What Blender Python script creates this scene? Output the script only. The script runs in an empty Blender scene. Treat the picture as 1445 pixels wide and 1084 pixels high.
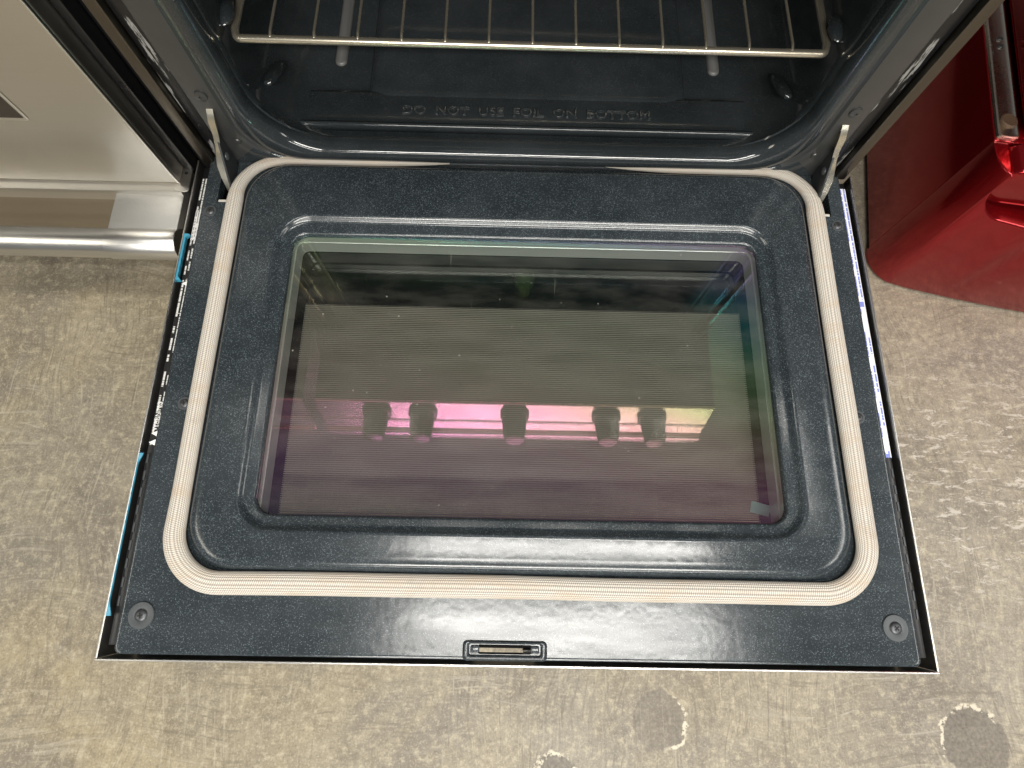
import bpy, bmesh, math, random
from mathutils import Vector, Matrix
random.seed(7)
S = bpy.context.scene
C = S.collection
Z0 = 0.30                       # height of the open door's inner face above the floor
PI = math.pi

# ------------------------------------------------------------------ camera
cd = bpy.data.cameras.new('camera'); cam = bpy.data.objects.new('camera', cd); C.objects.link(cam)
cd.sensor_fit = 'HORIZONTAL'; cd.sensor_width = 36; cd.lens = 20.361; cd.clip_start = .01; cd.clip_end = 200
cam.matrix_world = Matrix(((0.9997311, -0.0210476, -0.0097306, -0.017637),
                           (0.0173179, 0.9567810, -0.2902935, 0.091923),
                           (0.0154200, 0.2900469, 0.9568882, 0.568017 + Z0),
                           (0, 0, 0, 1)))
S.camera = cam

# ------------------------------------------------------------------ light
W = bpy.data.worlds.new('World'); S.world = W; W.use_nodes = True
bg = W.node_tree.nodes['Background']; bg.inputs[0].default_value = (.92, .96, 1, 1); bg.inputs[1].default_value = .145
def area(name, loc, sx, sy, power, col, rot=(0, 0, 0)):
    d = bpy.data.lights.new(name, 'AREA'); d.shape = 'RECTANGLE'; d.size = sx; d.size_y = sy; d.energy = power; d.color = col
    o = bpy.data.objects.new(name, d); C.objects.link(o); o.location = loc; o.rotation_euler = rot; return o
area('tube_or_fill_light', (.30, -.30, 3.2), 1.7, .24, 46, (1, .97, .91))
area('tube_or_fill_light', (3.3, -.2, 3.2), 1.0, 2.6, 75, (1, .97, .92))  # broad soft panel added at the right, its reflection kept off the door
area('tube_or_fill_light', (-3.4, -1.0, 3.2), 1.0, 2.4, 60, (1, .94, .80))  # broad soft fill panel added at the left, clear of door reflections
area('tube_or_fill_light', (.35, -2.3, 3.2), 2.7, .32, 175, (1, .96, .89))
area('tube_or_fill_light', (.5, -4.6, 3.2), 4.0, .45, 230, (1, .97, .91))
S.view_settings.view_transform = 'Standard'; S.view_settings.look = 'None'
S.view_settings.exposure = 0; S.view_settings.gamma = 1; S.view_settings.use_curve_mapping = False
S.render.engine = 'CYCLES'
S.cycles.max_bounces = 7; S.cycles.transparent_max_bounces = 16; S.cycles.sample_clamp_indirect = 6
S.cycles.use_denoising = True

# ------------------------------------------------------------------ material helpers
class NT:
    def __init__(s, name):
        s.m = bpy.data.materials.new(name); s.m.use_nodes = True; s.t = s.m.node_tree; s.n = s.t.nodes
        s.p = s.n['Principled BSDF']; s.out = s.n['Material Output']
    def new(s, typ, **kw):
        n = s.n.new('ShaderNode' + typ)
        for k, v in kw.items(): setattr(n, k, v)
        return n
    def link(s, a, b): s.t.links.new(a, b)
    def put(s, sock, v):
        if isinstance(v, bpy.types.NodeSocket): s.link(v, sock)
        elif v is not None: sock.default_value = v
    def math(s, op, a, b=None, c=None, clamp=False):
        n = s.new('Math', operation=op); n.use_clamp = clamp
        for i, v in enumerate((a, b, c)):
            if v is not None: s.put(n.inputs[i], v)
        return n.outputs[0]
    def mix(s, f, a, b, typ='MIX'):
        n = s.new('Mix', data_type='RGBA', blend_type=typ)
        s.put(n.inputs['Factor'], f)
        for sock, v in ((n.inputs[6], a), (n.inputs[7], b)):
            if isinstance(v, (tuple, list)) and len(v) == 3: v = (*v, 1)
            s.put(sock, v)
        return n.outputs[2]
    def pos(s):                          # object coordinates
        return s.new('TexCoord').outputs['Object']
    def mapping(s, vec, scale=(1, 1, 1), rot=(0, 0, 0), loc=(0, 0, 0)):
        n = s.new('Mapping'); s.link(vec, n.inputs[0]); n.inputs['Location'].default_value = loc
        n.inputs['Rotation'].default_value = rot; n.inputs['Scale'].default_value = scale
        return n.outputs[0]
    def noise(s, vec, scale, detail=3, rough=.5, dist=0):
        n = s.new('TexNoise'); s.link(vec, n.inputs['Vector']); n.inputs['Scale'].default_value = scale
        n.inputs['Detail'].default_value = detail; n.inputs['Roughness'].default_value = rough; n.inputs['Distortion'].default_value = dist
        return n.outputs['Fac']
    def vor(s, vec, scale, feature='F1', out='Distance'):
        n = s.new('TexVoronoi', feature=feature); s.link(vec, n.inputs['Vector']); n.inputs['Scale'].default_value = scale
        return n.outputs[out]
    def ramp(s, fac, stops):
        n = s.new('ValToRGB'); s.link(fac, n.inputs[0]); e = n.color_ramp.elements
        while len(e) < len(stops): e.new(.5)
        for q, (p, c) in zip(e, stops):
            q.position = p; q.color = (c, c, c, 1) if isinstance(c, (int, float)) else (*c, 1)
        return n.outputs[0]
    def step(s, v, lo, hi): 
        n = s.new('MapRange', clamp=True); s.put(n.inputs[0], v); n.inputs[1].default_value = lo; n.inputs[2].default_value = hi
        return n.outputs[0]
    def bump(s, h, strength, dist=.001, normal=None):
        n = s.new('Bump'); n.inputs['Strength'].default_value = strength; n.inputs['Distance'].default_value = dist
        s.link(h, n.inputs['Height'])
        if normal is not None: s.link(normal, n.inputs['Normal'])
        return n.outputs[0]
    def set(s, **kw):
        for k, v in kw.items():
            k = k.replace('_', ' ')
            sock = s.p.inputs[k]
            if isinstance(v, (tuple, list)) and len(v) == 3 and sock.type == 'RGBA': v = (*v, 1)
            s.put(sock, v)
        return s.m

def simple(name, col, rough=.5, metal=0, **kw):
    t = NT(name); return t.set(Base_Color=col, Roughness=rough, Metallic=metal, **kw)

# dark blue porcelain enamel with pale flecks
def enamel(name, col, fleck, amount, rough, peel):
    t = NT(name); p = t.pos()
    v = t.new('TexVoronoi', feature='F1'); t.link(p, v.inputs['Vector']); v.inputs['Scale'].default_value = 900
    rnd = t.new('SeparateColor'); t.link(v.outputs['Color'], rnd.inputs[0])
    pick = t.step(rnd.outputs[0], 1 - amount, 1)
    dot = t.math('SUBTRACT', 1, t.step(v.outputs['Distance'], .15, .5))
    f1 = t.math('MULTIPLY', pick, dot)
    fine = t.step(t.noise(p, 700, 2, .7), .52, .78)
    clump = t.step(t.noise(p, 60, 3, .6), .3, .7)
    f = t.math('ADD', t.math('MULTIPLY', f1, .9), t.math('MULTIPLY', t.math('MULTIPLY', fine, clump), .75), clamp=True)
    dust = t.step(t.noise(p, 9, 3, .65), .40, .85)
    c = t.mix(f, col, fleck)
    c = t.mix(t.math('MULTIPLY', dust, .10), c, (.20, .22, .24))
    smear = t.noise(t.mapping(p, (4, 30, 4), (0, 0, .5)), 1.5, 3, .6)
    r = t.math('ADD', t.math('MULTIPLY', t.step(smear, .35, .75), .10), rough)
    h = t.math('ADD', t.noise(p, 110, 1, .5), t.math('MULTIPLY', t.noise(p, 20, 0, .5), .6))
    return t.set(Base_Color=c, Roughness=r, Normal=t.bump(h, peel, .0006), IOR=1.55)
M = {}
M['enamel'] = enamel('door_enamel', (.0195, .0256, .0298), (.17, .21, .235), .4, .15, .17)
M['cavity'] = enamel('cavity_enamel', (.020, .0245, .0265), (.07, .08, .09), .15, .05, .07)
def frame_mat():
    t = NT('frame_enamel'); p = t.pos()
    c = t.mix(t.noise(p, 40, 4, .6), (.030, .031, .031), (.045, .046, .045))
    return t.set(Base_Color=c, Roughness=.30, IOR=1.6, Normal=t.bump(t.noise(p, 150, 2), .12, .0005))
M['frame'] = frame_mat()
def black_mat(name, chips):
    t = NT(name); p = t.pos()
    c = (.008, .008, .009, 1)
    if chips:
        g = t.step(t.noise(t.mapping(p, (130, 130, 14)), 1, 5, .7), .54, .57)
        c = t.mix(g, (.008, .008, .009), (.30, .30, .29))
    return t.set(Base_Color=c, Roughness=t.math('ADD', t.math('MULTIPLY', t.noise(p, 50, 4), .3), .18))
M['black_chip'] = black_mat('chipped_black_paint', True)
M['black'] = black_mat('black_paint', False)
M['void'] = simple('dark_inside', (.006, .006, .007), .7)

def steel(name, col, rough, axis=(1, 60, 60), scr=.06, smudge=.1):
    t = NT(name); p = t.pos()
    g = t.noise(t.mapping(p, axis), 14, 5, .7)
    sm = t.step(t.noise(p, 7, 5, .6), .35, .75)
    c = t.mix(g, tuple(x * .88 for x in col), col)
    c = t.mix(t.math('MULTIPLY', sm, smudge), c, tuple(x * .6 for x in col))
    r = t.math('ADD', t.math('ADD', t.math('MULTIPLY', g, .14), rough - .07), t.math('MULTIPLY', sm, .10))
    return t.set(Base_Color=c, Metallic=1, Roughness=r, Normal=t.bump(g, scr, .0005))
M['steel'] = steel('brushed_stainless', (.66, .635, .59), .34)
M['drawer_steel'] = steel('drawer_front_steel', (.44, .395, .33), .36)
M['steel_edge'] = steel('bare_steel_edge', (.80, .79, .76), .28)
M['steel_tube'] = steel('polished_tube_steel', (.66, .65, .63), .29, (1, 80, 80), .03)
M['panel_steel'] = steel('control_panel_steel', (.75, .74, .72), .17, (1, 60, 60), .02, .03)
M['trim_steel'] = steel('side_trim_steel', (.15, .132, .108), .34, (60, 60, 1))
M['cast'] = steel('cast_bracket', (.58, .58, .565), .48, (30, 30, 30), .5)
M['zinc'] = steel('zinc_hinge', (.78, .74, .62), .26, (20, 20, 20), .3)
M['chrome'] = simple('dulled_chrome_wire', (.78, .71, .57), .24, .88)
M['screw'] = simple('screw_metal', (.085, .09, .095), .40, .7)
M['washer'] = simple('washer_metal', (.075, .082, .088), .42, .3)
M['spacer'] = simple('window_spacer', (.60, .63, .62), .22, .5)
M['grey_vent'] = simple('grey_vent_metal', (.15, .15, .145), .5, .3)
M['white_bar'] = simple('pale_slot_lip', (.62, .60, .54), .4, .2)
M['tape'] = simple('blue_film', (.05, .27, .40), .35)
M['reflected_label'] = simple('teal_reflected_label', (.25, .42, .40), .4)
M['knob'] = simple('black_knob', (.012, .012, .013), .35)
M['lampcap'] = simple('oven_lamp_cap', (.45, .30, .18), .4)

# woven fibreglass door gasket (uses UV: u metres along, v across)
def gasket_mat():
    t = NT('woven_gasket'); uv = t.new('TexCoord').outputs['UV']
    sep = t.new('SeparateXYZ'); t.link(uv, sep.inputs[0]); u, v = sep.outputs[0], sep.outputs[1]
    rows = 13.0
    vr = t.math('MULTIPLY', v, rows)
    row = t.math('FLOOR', vr)
    fv = t.math('SUBTRACT', t.math('FRACT', vr), .5)
    uu = t.math('ADD', t.math('MULTIPLY', u, 520), t.math('MULTIPLY', row, .5))
    uu = t.math('ADD', uu, t.math('MULTIPLY', fv, .55))
    fu = t.math('SUBTRACT', t.math('FRACT', uu), .5)
    d = t.math('SQRT', t.math('ADD', t.math('POWER', t.math('MULTIPLY', fu, 1.0), 2), t.math('POWER', fv, 2)))
    stitch = t.math('SUBTRACT', 1, t.step(d, .22, .60))
    p = t.pos()
    sepp = t.new('SeparateXYZ'); t.link(p, sepp.inputs[0])
    stain = t.step(t.noise(t.mapping(p, (8, 40, 20)), 2.2, 4, .6), .48, .75)
    soot = t.step(t.noise(p, 26, 4, .7), .62, .80)
    long = t.noise(t.mapping(uv, (3, 26, 1)), 1, 3, .6)
    base = t.mix(stitch, (.28, .255, .225), (.73, .685, .61))
    base = t.mix(t.math('MULTIPLY', stain, .5), base, (.50, .36, .23))
    base = t.mix(t.math('MULTIPLY', soot, .35), base, (.20, .16, .12))
    base = t.mix(t.math('MULTIPLY', t.step(long, .45, .8), .35), base, (.55, .45, .34))
    return t.set(Base_Color=base, Roughness=.85, Normal=t.bump(stitch, .7, .0008))
M['gasket'] = gasket_mat()

# coated (iridescent) oven glass: a reflecting film plus the tinted see-through pane
def coated_glass():
    t = NT('coated_glass'); p = t.pos()
    sep = t.new('SeparateXYZ'); t.link(p, sep.inputs[0]); x, y = sep.outputs[0], sep.outputs[1]
    th = t.math('ADD', t.math('MULTIPLY', x, -100), t.math('MULTIPLY', t.noise(t.mapping(p, (1, 4, 1)), 5, 1), 26))
    yc = t.math('SUBTRACT', y, .255)
    th = t.math('ADD', th, t.math('MULTIPLY', yc, -330))
    th = t.math('ADD', th, t.math('MULTIPLY', t.math('MULTIPLY', x, yc), -400))
    th = t.math('ADD', th, 396)
    t.set(Base_Color=(0, 0, 0), Roughness=.012, IOR=1.52, Thin_Film_Thickness=th, Thin_Film_IOR=1.83)
    sm = t.noise(t.mapping(p, (3, 12, 3), (0, 0, .7)), 4, 6, .65)
    tr = t.new('BsdfTransparent'); tr.inputs[0].default_value = (.87, .88, .86, 1)
    add = t.new('AddShader'); t.link(t.p.outputs[0], add.inputs[0]); t.link(tr.outputs[0], add.inputs[1])
    # grime: specks and wiping marks lying on the pane
    sp = t.new('TexVoronoi'); t.link(p, sp.inputs[0]); sp.inputs['Scale'].default_value = 75
    rn = t.new('SeparateColor'); t.link(sp.outputs['Color'], rn.inputs[0])
    dots = t.math('MULTIPLY', t.math('SUBTRACT', 1, t.step(sp.outputs['Distance'], .03, .10)), t.step(rn.outputs[0], .88, .92))
    film = t.math('MULTIPLY', t.step(sm, .42, .8), .045)
    scr = t.math('MULTIPLY', t.step(t.noise(t.mapping(p, (260, 7, 1), (0, 0, .06)), 1, 3, .6), .70, .76), .10)
    dirt = t.math('ADD', t.math('ADD', t.math('MULTIPLY', dots, .45), film), scr, clamp=True)
    df = t.new('BsdfDiffuse'); df.inputs[0].default_value = (.42, .40, .36, 1)
    mx = t.new('MixShader'); t.link(dirt, mx.inputs[0]); t.link(add.outputs[0], mx.inputs[1]); t.link(df.outputs[0], mx.inputs[2])
    t.link(mx.outputs[0], t.out.inputs[0])
    return t.m
M['glass'] = coated_glass()
# outer glass: black printed border, fine printed lines in the see-through middle
def lined_glass():
    t = NT('line_printed_glass'); p = t.pos()
    sep = t.new('SeparateXYZ'); t.link(p, sep.inputs[0]); x, y = sep.outputs[0], sep.outputs[1]
    line = t.step(t.math('ABSOLUTE', t.math('SUBTRACT', t.math('FRACT', t.math('MULTIPLY', y, 1 / .0023)), .5)), .16, .24)
    inx = t.math('LESS_THAN', t.math('ABSOLUTE', x), .251)
    iny = t.math('LESS_THAN', t.math('ABSOLUTE', t.math('SUBTRACT', y, .236)), .134)
    win = t.math('MULTIPLY', inx, iny)
    see = t.math('MULTIPLY', win, t.math('SUBTRACT', 1, line))
    c = t.mix(t.math('MULTIPLY', win, line), (.008, .009, .010), (.165, .156, .144))
    t.set(Base_Color=c, Roughness=.06, IOR=1.5)
    tr = t.new('BsdfTransparent'); tr.inputs[0].default_value = (.80, .80, .76, 1)
    mx = t.new('MixShader'); t.link(see, mx.inputs[0]); t.link(t.p.outputs[0], mx.inputs[1]); t.link(tr.outputs[0], mx.inputs[2])
    t.link(mx.outputs[0], t.out.inputs[0]); return t.m
M['lined'] = lined_glass()
M['dark_glass'] = simple('dark_window_glass', (.03, .025, .02), .06)

# warning label prints (UV: u 0..1 along, v 0..1 across)
def label_mat(name, ground, ink, rows, spots):
    t = NT(name); uv = t.new('TexCoord').outputs['UV']; sep = t.new('SeparateXYZ'); t.link(uv, sep.inputs[0]); u, v = sep.outputs[0], sep.outputs[1]
    vr = t.math('MULTIPLY', v, rows); row = t.math('FLOOR', vr); fv = t.math('ABSOLUTE', t.math('SUBTRACT', t.math('FRACT', vr), .5))
    inrow = t.math('LESS_THAN', fv, .24)
    cmb = t.new('CombineXYZ'); t.link(t.math('MULTIPLY', u, 190), cmb.inputs[0]); t.link(t.math('MULTIPLY', row, 7.3), cmb.inputs[1])
    word = t.math('GREATER_THAN', t.noise(cmb.outputs[0], .55, 1), .42)
    blk = t.new('CombineXYZ'); t.link(t.math('MULTIPLY', u, 14), blk.inputs[0]); t.link(t.math('MULTIPLY', row, 1.7), blk.inputs[1])
    para = t.math('GREATER_THAN', t.noise(blk.outputs[0], 1, 0), .47)
    f = t.math('MULTIPLY', t.math('MULTIPLY', inrow, word), para)
    for a, b in spots:
        s1 = t.math('MULTIPLY', t.math('GREATER_THAN', u, a), t.math('LESS_THAN', u, b))
        f = t.math('MAXIMUM', f, t.math('MULTIPLY', s1, t.math('LESS_THAN', t.math('ABSOLUTE', t.math('SUBTRACT', v, .5)), .36)))
    return t.set(Base_Color=t.mix(f, ground, ink), Roughness=.4)
M['label_black'] = label_mat('black_label_print', (.012, .012, .012), (.60, .60, .58), 2, ((.80, .803),))
M['label_white'] = label_mat('white_label_print', (.78, .78, .80), (.20, .24, .58), 2, ((.525, .545), (.0, .012)))
M['label_pale'] = label_mat('pale_label_print', (.62, .62, .61), (.12, .12, .12), 3, ())
M['ink'] = simple('white_ink', (.8, .8, .78), .5)

# candy red appliance paint
def red_mat():
    t = NT('candy_red_paint'); p = t.pos()
    sc = t.step(t.noise(t.mapping(p, (30, 30, 30)), 3, 5, .7), .68, .73)
    sw = t.noise(p, 9, 4, .6)
    c = t.mix(sw, (.22, .004, .007), (.30, .008, .011))
    c = t.mix(t.math('MULTIPLY', sc, .35), c, (.45, .25, .22))
    return t.set(Base_Color=c, Metallic=.75, Roughness=t.math('ADD', t.math('MULTIPLY', sw, .14), .09), Coat_Weight=.3, Coat_Roughness=.06)
M['red'] = red_mat()
M['rust'] = simple('rusty_bolt', (.085, .05, .03), .6, .4)

# worn concrete floor
def floor_mat():
    t = NT('worn_concrete'); p = t.pos()
    sep = t.new('SeparateXYZ'); t.link(p, sep.inputs[0]); x, y = sep.outputs[0], sep.outputs[1]
    big = t.noise(p, 2.6, 4, .62, .4)
    mid = t.noise(p, 11, 5, .68, .5)
    blot = t.noise(t.mapping(p, loc=(3, 7, 0)), 5.2, 5, .68, .8)
    fine = t.noise(p, 85, 4, .75)
    grit = t.noise(p, 330, 2, .7)
    c = t.mix(t.step(big, .34, .62), (.285, .236, .148), (.225, .200, .155))
    side = t.step(t.math('ADD', x, t.math('MULTIPLY', t.math('SUBTRACT', mid, .5), .7)), .10, .75)
    c = t.mix(t.math('MULTIPLY', side, .8), c, (.275, .242, .195))
    c = t.mix(t.math('MULTIPLY', t.step(mid, .45, .70), .55), c, (.125, .100, .066))
    c = t.mix(t.math('MULTIPLY', t.step(blot, .50, .63), .55), c, (.135, .115, .098))
    c = t.mix(t.math('MULTIPLY', t.step(blot, .44, .28), .45), c, (.360, .315, .220))
    c = t.mix(t.math('MULTIPLY', t.step(fine, .51, .66), .60), c, (.45, .40, .285))
    c = t.mix(t.math('MULTIPLY', t.step(fine, .46, .28), .55), c, (.085, .07, .048))
    c = t.mix(t.math('MULTIPLY', t.step(grit, .54, .74), .42), c, (.07, .058, .04))
    c = t.mix(t.math('MULTIPLY', t.step(grit, .44, .28), .45), c, (.50, .455, .35))
    warp = t.new('VectorMath', operation='ADD'); t.link(p, warp.inputs[0])
    wv = t.new('VectorMath', operation='SCALE'); nn = t.new('TexNoise'); t.link(p, nn.inputs[0]); nn.inputs['Scale'].default_value = 3.0
    t.link(nn.outputs['Color'], wv.inputs[0]); wv.inputs['Scale'].default_value = .16; t.link(wv.outputs[0], warp.inputs[1])
    # brush / trowel streaks in patches of different direction
    for k, (ang, sc, th, st, colr) in enumerate(((.85, (190, 14, 1), .54, .62, (.12, .10, .072)), (-.7, (170, 12, 1), .55, .55, (.40, .36, .27)),
                                         (.06, (9, 170, 1), .54, .55, (.13, .11, .08)), (.06, (7, 120, 1), .56, .5, (.42, .385, .31)), (1.4, (150, 8, 1), .56, .45, (.13, .11, .085)))):
        sv = t.noise(t.mapping(warp.outputs[0], sc, (0, 0, ang), (k * 3.1, k, 0)), 1, 3, .7)
        mask = t.step(t.noise(t.mapping(p, loc=(k * 5.3, k * 2.1, 0)), 4.0, 2, .6), .45, .60)
        c = t.mix(t.math('MULTIPLY', t.math('MULTIPLY', t.step(sv, th, th + .12), mask), st), c, colr)
    # long thin scratches
    for k, (ang, colr, st) in enumerate(((.5, (.48, .44, .34), .5), (-1.0, (.09, .075, .055), .5), (.1, (.09, .075, .055), .4))):
        sv = t.noise(t.mapping(p, (420, 3.2, 1), (0, 0, ang), (k * 9.1, k * 4, 0)), 1, 1, .5)
        mask = t.step(t.noise(t.mapping(p, loc=(k * 3.3 + 9, 1, 0)), 7, 2), .50, .58)
        c = t.mix(t.math('MULTIPLY', t.math('MULTIPLY', t.step(sv, .70, .74), mask), st), c, colr)
    # pale scraped chips beside the door's right edge
    reg = t.math('MULTIPLY', t.step(x, .42, .55), t.math('MULTIPLY', t.step(y, -.02, .12), t.math('SUBTRACT', 1, t.step(y, .30, .48))))
    ch = t.step(t.noise(t.mapping(p, (30, 95, 1), (0, 0, -.08)), 1, 5, .80, .6), .56, .60)
    c = t.mix(t.math('MULTIPLY', t.math('MULTIPLY', ch, reg), .62), c, (.58, .54, .47))
    # round worn-through patches with a chipped pale rim
    for cx, cy, rad, dark, an, wide in ((.197, -.110, .036, .62, -.1, .35), (.617, -.132, .044, .85, 2.2, .0), (.058, -.178, .028, .9, 1.6, -.4)):
        dv = t.new('VectorMath', operation='DISTANCE'); cc = t.new('CombineXYZ'); t.link(x, cc.inputs[0]); t.link(y, cc.inputs[1])
        t.link(cc.outputs[0], dv.inputs[0]); dv.inputs[1].default_value = (cx, cy, 0)
        dd = t.math('ADD', dv.outputs['Value'], t.math('MULTIPLY', t.math('SUBTRACT', t.noise(p, 42, 4, .6), .5), .024))
        ins = t.math('SUBTRACT', 1, t.step(dd, rad - .0012, rad + .0012))
        c = t.mix(t.math('MULTIPLY', ins, dark * .85), c, t.mix(t.step(t.noise(p, 240, 3), .35, .7), (.075, .063, .050), (.165, .143, .118)))
        rim = t.math('SUBTRACT', 1, t.step(t.math('ABSOLUTE', t.math('SUBTRACT', dd, rad)), .0014, .0036))
        rim = t.math('MULTIPLY', rim, t.step(t.noise(p, 60, 4, .7), .47, .52))
        ax = t.math('DIVIDE', t.math('SUBTRACT', x, cx), rad); ay = t.math('DIVIDE', t.math('SUBTRACT', y, cy), rad)
        dot = t.math('ADD', t.math('MULTIPLY', ax, math.cos(an)), t.math('MULTIPLY', ay, math.sin(an)))
        rim = t.math('MULTIPLY', rim, t.step(t.math('ADD', dot, t.math('MULTIPLY', t.math('SUBTRACT', t.noise(p, 30, 2), .5), 1.2)), wide - .1, wide + .15))
        c = t.mix(rim, c, (.54, .49, .385))
    h = t.math('ADD', fine, t.math('MULTIPLY', mid, .6))
    r = t.math('ADD', t.math('MULTIPLY', mid, .25), .36)
    return t.set(Base_Color=c, Roughness=r, Normal=t.bump(h, .30, .0015))
M['floor'] = floor_mat()

# ------------------------------------------------------------------ mesh helpers (all coordinates: metres, z = 0 on the door's inner face)
def empty(name, loc, rotz=0):
    o = bpy.data.objects.new(name, None); C.objects.link(o); o.location = loc; o.rotation_euler = (0, 0, rotz); o.empty_display_size = .05
    return o
def tag(o, label=None, cat=None, group=None, kind=None):
    for k, v in (('label', label), ('category', cat), ('group', group), ('kind', kind)):
        if v: o[k] = v
    return o
def worldloc(o):
    v = Vector((0, 0, 0))
    while o is not None: v += o.location; o = o.parent
    return v
def link(name, me, mat, parent, loc=(0, 0, 0), rot=(0, 0, 0), local=False):
    o = bpy.data.objects.new(name, me); C.objects.link(o)
    if mat is not None and not me.materials: me.materials.append(mat)
    o.rotation_euler = rot
    l = Vector(loc)
    if not local: l = l + Vector((0, 0, Z0))
    if parent is not None:
        o.parent = parent
        if not local: l = l - worldloc(parent)
    o.location = l
    return o
def mesh(name, verts, faces, smooth=35, uvs=None):
    me = bpy.data.meshes.new(name); me.from_pydata([tuple(v) for v in verts], [], faces); me.update()
    if uvs is not None:
        uvl = me.uv_layers.new(name='UVMap')
        for li, l in enumerate(me.loops): uvl.data[li].uv = uvs[l.vertex_index]
    if smooth: fin(me, smooth)
    return me
def fin(me, ang=35):
    me.shade_smooth(); me.set_sharp_from_angle(angle=math.radians(ang))
def frombm(name, bm, smooth=35):
    bmesh.ops.recalc_face_normals(bm, faces=bm.faces)
    me = bpy.data.meshes.new(name); bm.to_mesh(me); bm.free()
    if smooth: fin(me, smooth)
    return me
def box_bm(x0, x1, y0, y1, z0, z1, bev=0, seg=2, bm=None):
    b = bmesh.new(); bmesh.ops.create_cube(b, size=1)
    for v in b.verts: v.co = Vector(((x0 + x1) / 2 + v.co.x * (x1 - x0), (y0 + y1) / 2 + v.co.y * (y1 - y0), (z0 + z1) / 2 + v.co.z * (z1 - z0)))
    if bev: bmesh.ops.bevel(b, geom=b.edges[:], offset=bev, segments=seg, profile=.5, affect='EDGES')
    if bm is None: return b
    me = bpy.data.meshes.new('t'); b.to_mesh(me); b.free(); bm.from_mesh(me); bpy.data.meshes.remove(me); return bm
def box(name, x0, x1, y0, y1, z0, z1, mat, parent, bev=.001, seg=2, local=False):
    """box whose origin is its own centre"""
    c = ((x0 + x1) / 2, (y0 + y1) / 2, (z0 + z1) / 2)
    b = box_bm(x0 - c[0], x1 - c[0], y0 - c[1], y1 - c[1], z0 - c[2], z1 - c[2], bev, seg)
    return link(name, frombm(name, b), mat, parent, c, local=local)
def rrect(x0, x1, y0, y1, r, n=8):
    pts = []
    for cx, cy, a0 in ((x1 - r, y1 - r, 0), (x0 + r, y1 - r, PI / 2), (x0 + r, y0 + r, PI), (x1 - r, y0 + r, 1.5 * PI)):
        for i in range(n + 1):
            a = a0 + PI / 2 * i / n; pts.append((cx + r * math.cos(a), cy + r * math.sin(a)))
    return pts
def loft(rings, closed=True, cap0=False, cap1=False):
    n = len(rings[0]); V = [p for r in rings for p in r]; F = []
    for k in range(len(rings) - 1):
        for i in range(n if closed else n - 1):
            j = (i + 1) % n; F.append((k * n + i, k * n + j, (k + 1) * n + j, (k + 1) * n + i))
    if cap0: F.append(tuple(range(n - 1, -1, -1)))
    if cap1: F.append(tuple((len(rings) - 1) * n + i for i in range(n)))
    return V, F
def tube(pts, r, n=10, cap=True, taper=None):
    pts = [Vector(p) for p in pts]; rings = []
    up = Vector((0, 0, 1)); t0 = (pts[1] - pts[0]).normalized()
    if abs(t0.dot(up)) > .9: up = Vector((1, 0, 0))
    a = t0.cross(up).normalized()
    for i, p in enumerate(pts):
        t = (pts[min(i + 1, len(pts) - 1)] - pts[max(i - 1, 0)]).normalized()
        a = (a - t * a.dot(t)).normalized(); b = t.cross(a)
        rr = r if taper is None else r * taper[i]
        rings.append([p + (a * math.cos(q) + b * math.sin(q)) * rr for q in [2 * PI * k / n for k in range(n)]])
    return loft(rings, True, cap, cap)
def bend(corners, rad, n=6):
    """polyline with rounded corners"""
    P = [Vector(c) for c in corners]; out = [P[0]]
    for i in range(1, len(P) - 1):
        a = (P[i - 1] - P[i]).normalized(); b = (P[i + 1] - P[i]).normalized()
        p0 = P[i] + a * rad; p1 = P[i] + b * rad
        for k in range(n + 1):
            q = k / n; out.append(p0 * (1 - q) ** 2 + P[i] * 2 * q * (1 - q) + p1 * q * q)
    out.append(P[-1]); return out
def lathe(profile, n=24):
    """profile [(r, z)...] about z"""
    rings = [[(r * math.cos(2 * PI * k / n), r * math.sin(2 * PI * k / n), z) for k in range(n)] for r, z in profile]
    V, F = loft(rings, True, profile[0][0] > 1e-6, profile[-1][0] > 1e-6); return V, F
def fill_loops(loops, z, bm):
    """flat sheet with holes"""
    edges = []
    out = []
    for lp in loops:
        vs = [bm.verts.new((p[0], p[1], z)) for p in lp]; out.append(vs)
        edges += [bm.edges.new((vs[i], vs[(i + 1) % len(vs)])) for i in range(len(vs))]
    bmesh.ops.triangle_fill(bm, edges=edges, use_beauty=True, normal=(0, 0, 1)); return out
def skirt(bm, vs, rings):
    """continue loop vs through further rings (lists of 3-D points)"""
    cur = vs
    for r in rings:
        nv = [bm.verts.new(p) for p in r]
        for i in range(len(cur)):
            j = (i + 1) % len(cur); bm.faces.new((cur[i], cur[j], nv[j], nv[i]))
        cur = nv
    return cur
def r3(x0, x1, y0, y1, r, z, n=8): return [(a, b, z) for a, b in rrect(x0, x1, y0, y1, r, n)]
def ripple(pts, amp):
    return pts

# ------------------------------------------------------------------ floor
fl = bpy.data.meshes.new('floor'); fl.from_pydata([(-14, -14, 0), (14, -14, 0), (14, 14, 0), (-14, 14, 0)], [], [(0, 1, 2, 3)])
tag(link('floor', fl, M['floor'], None, local=True), kind='structure')

# ------------------------------------------------------------------ the oven range
D = .5237                                     # front frame plane
R = tag(empty('oven_range', (0, D + .30, 0)), 'dark oven range standing open with its blue speckled door lowered flat', 'oven')

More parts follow.
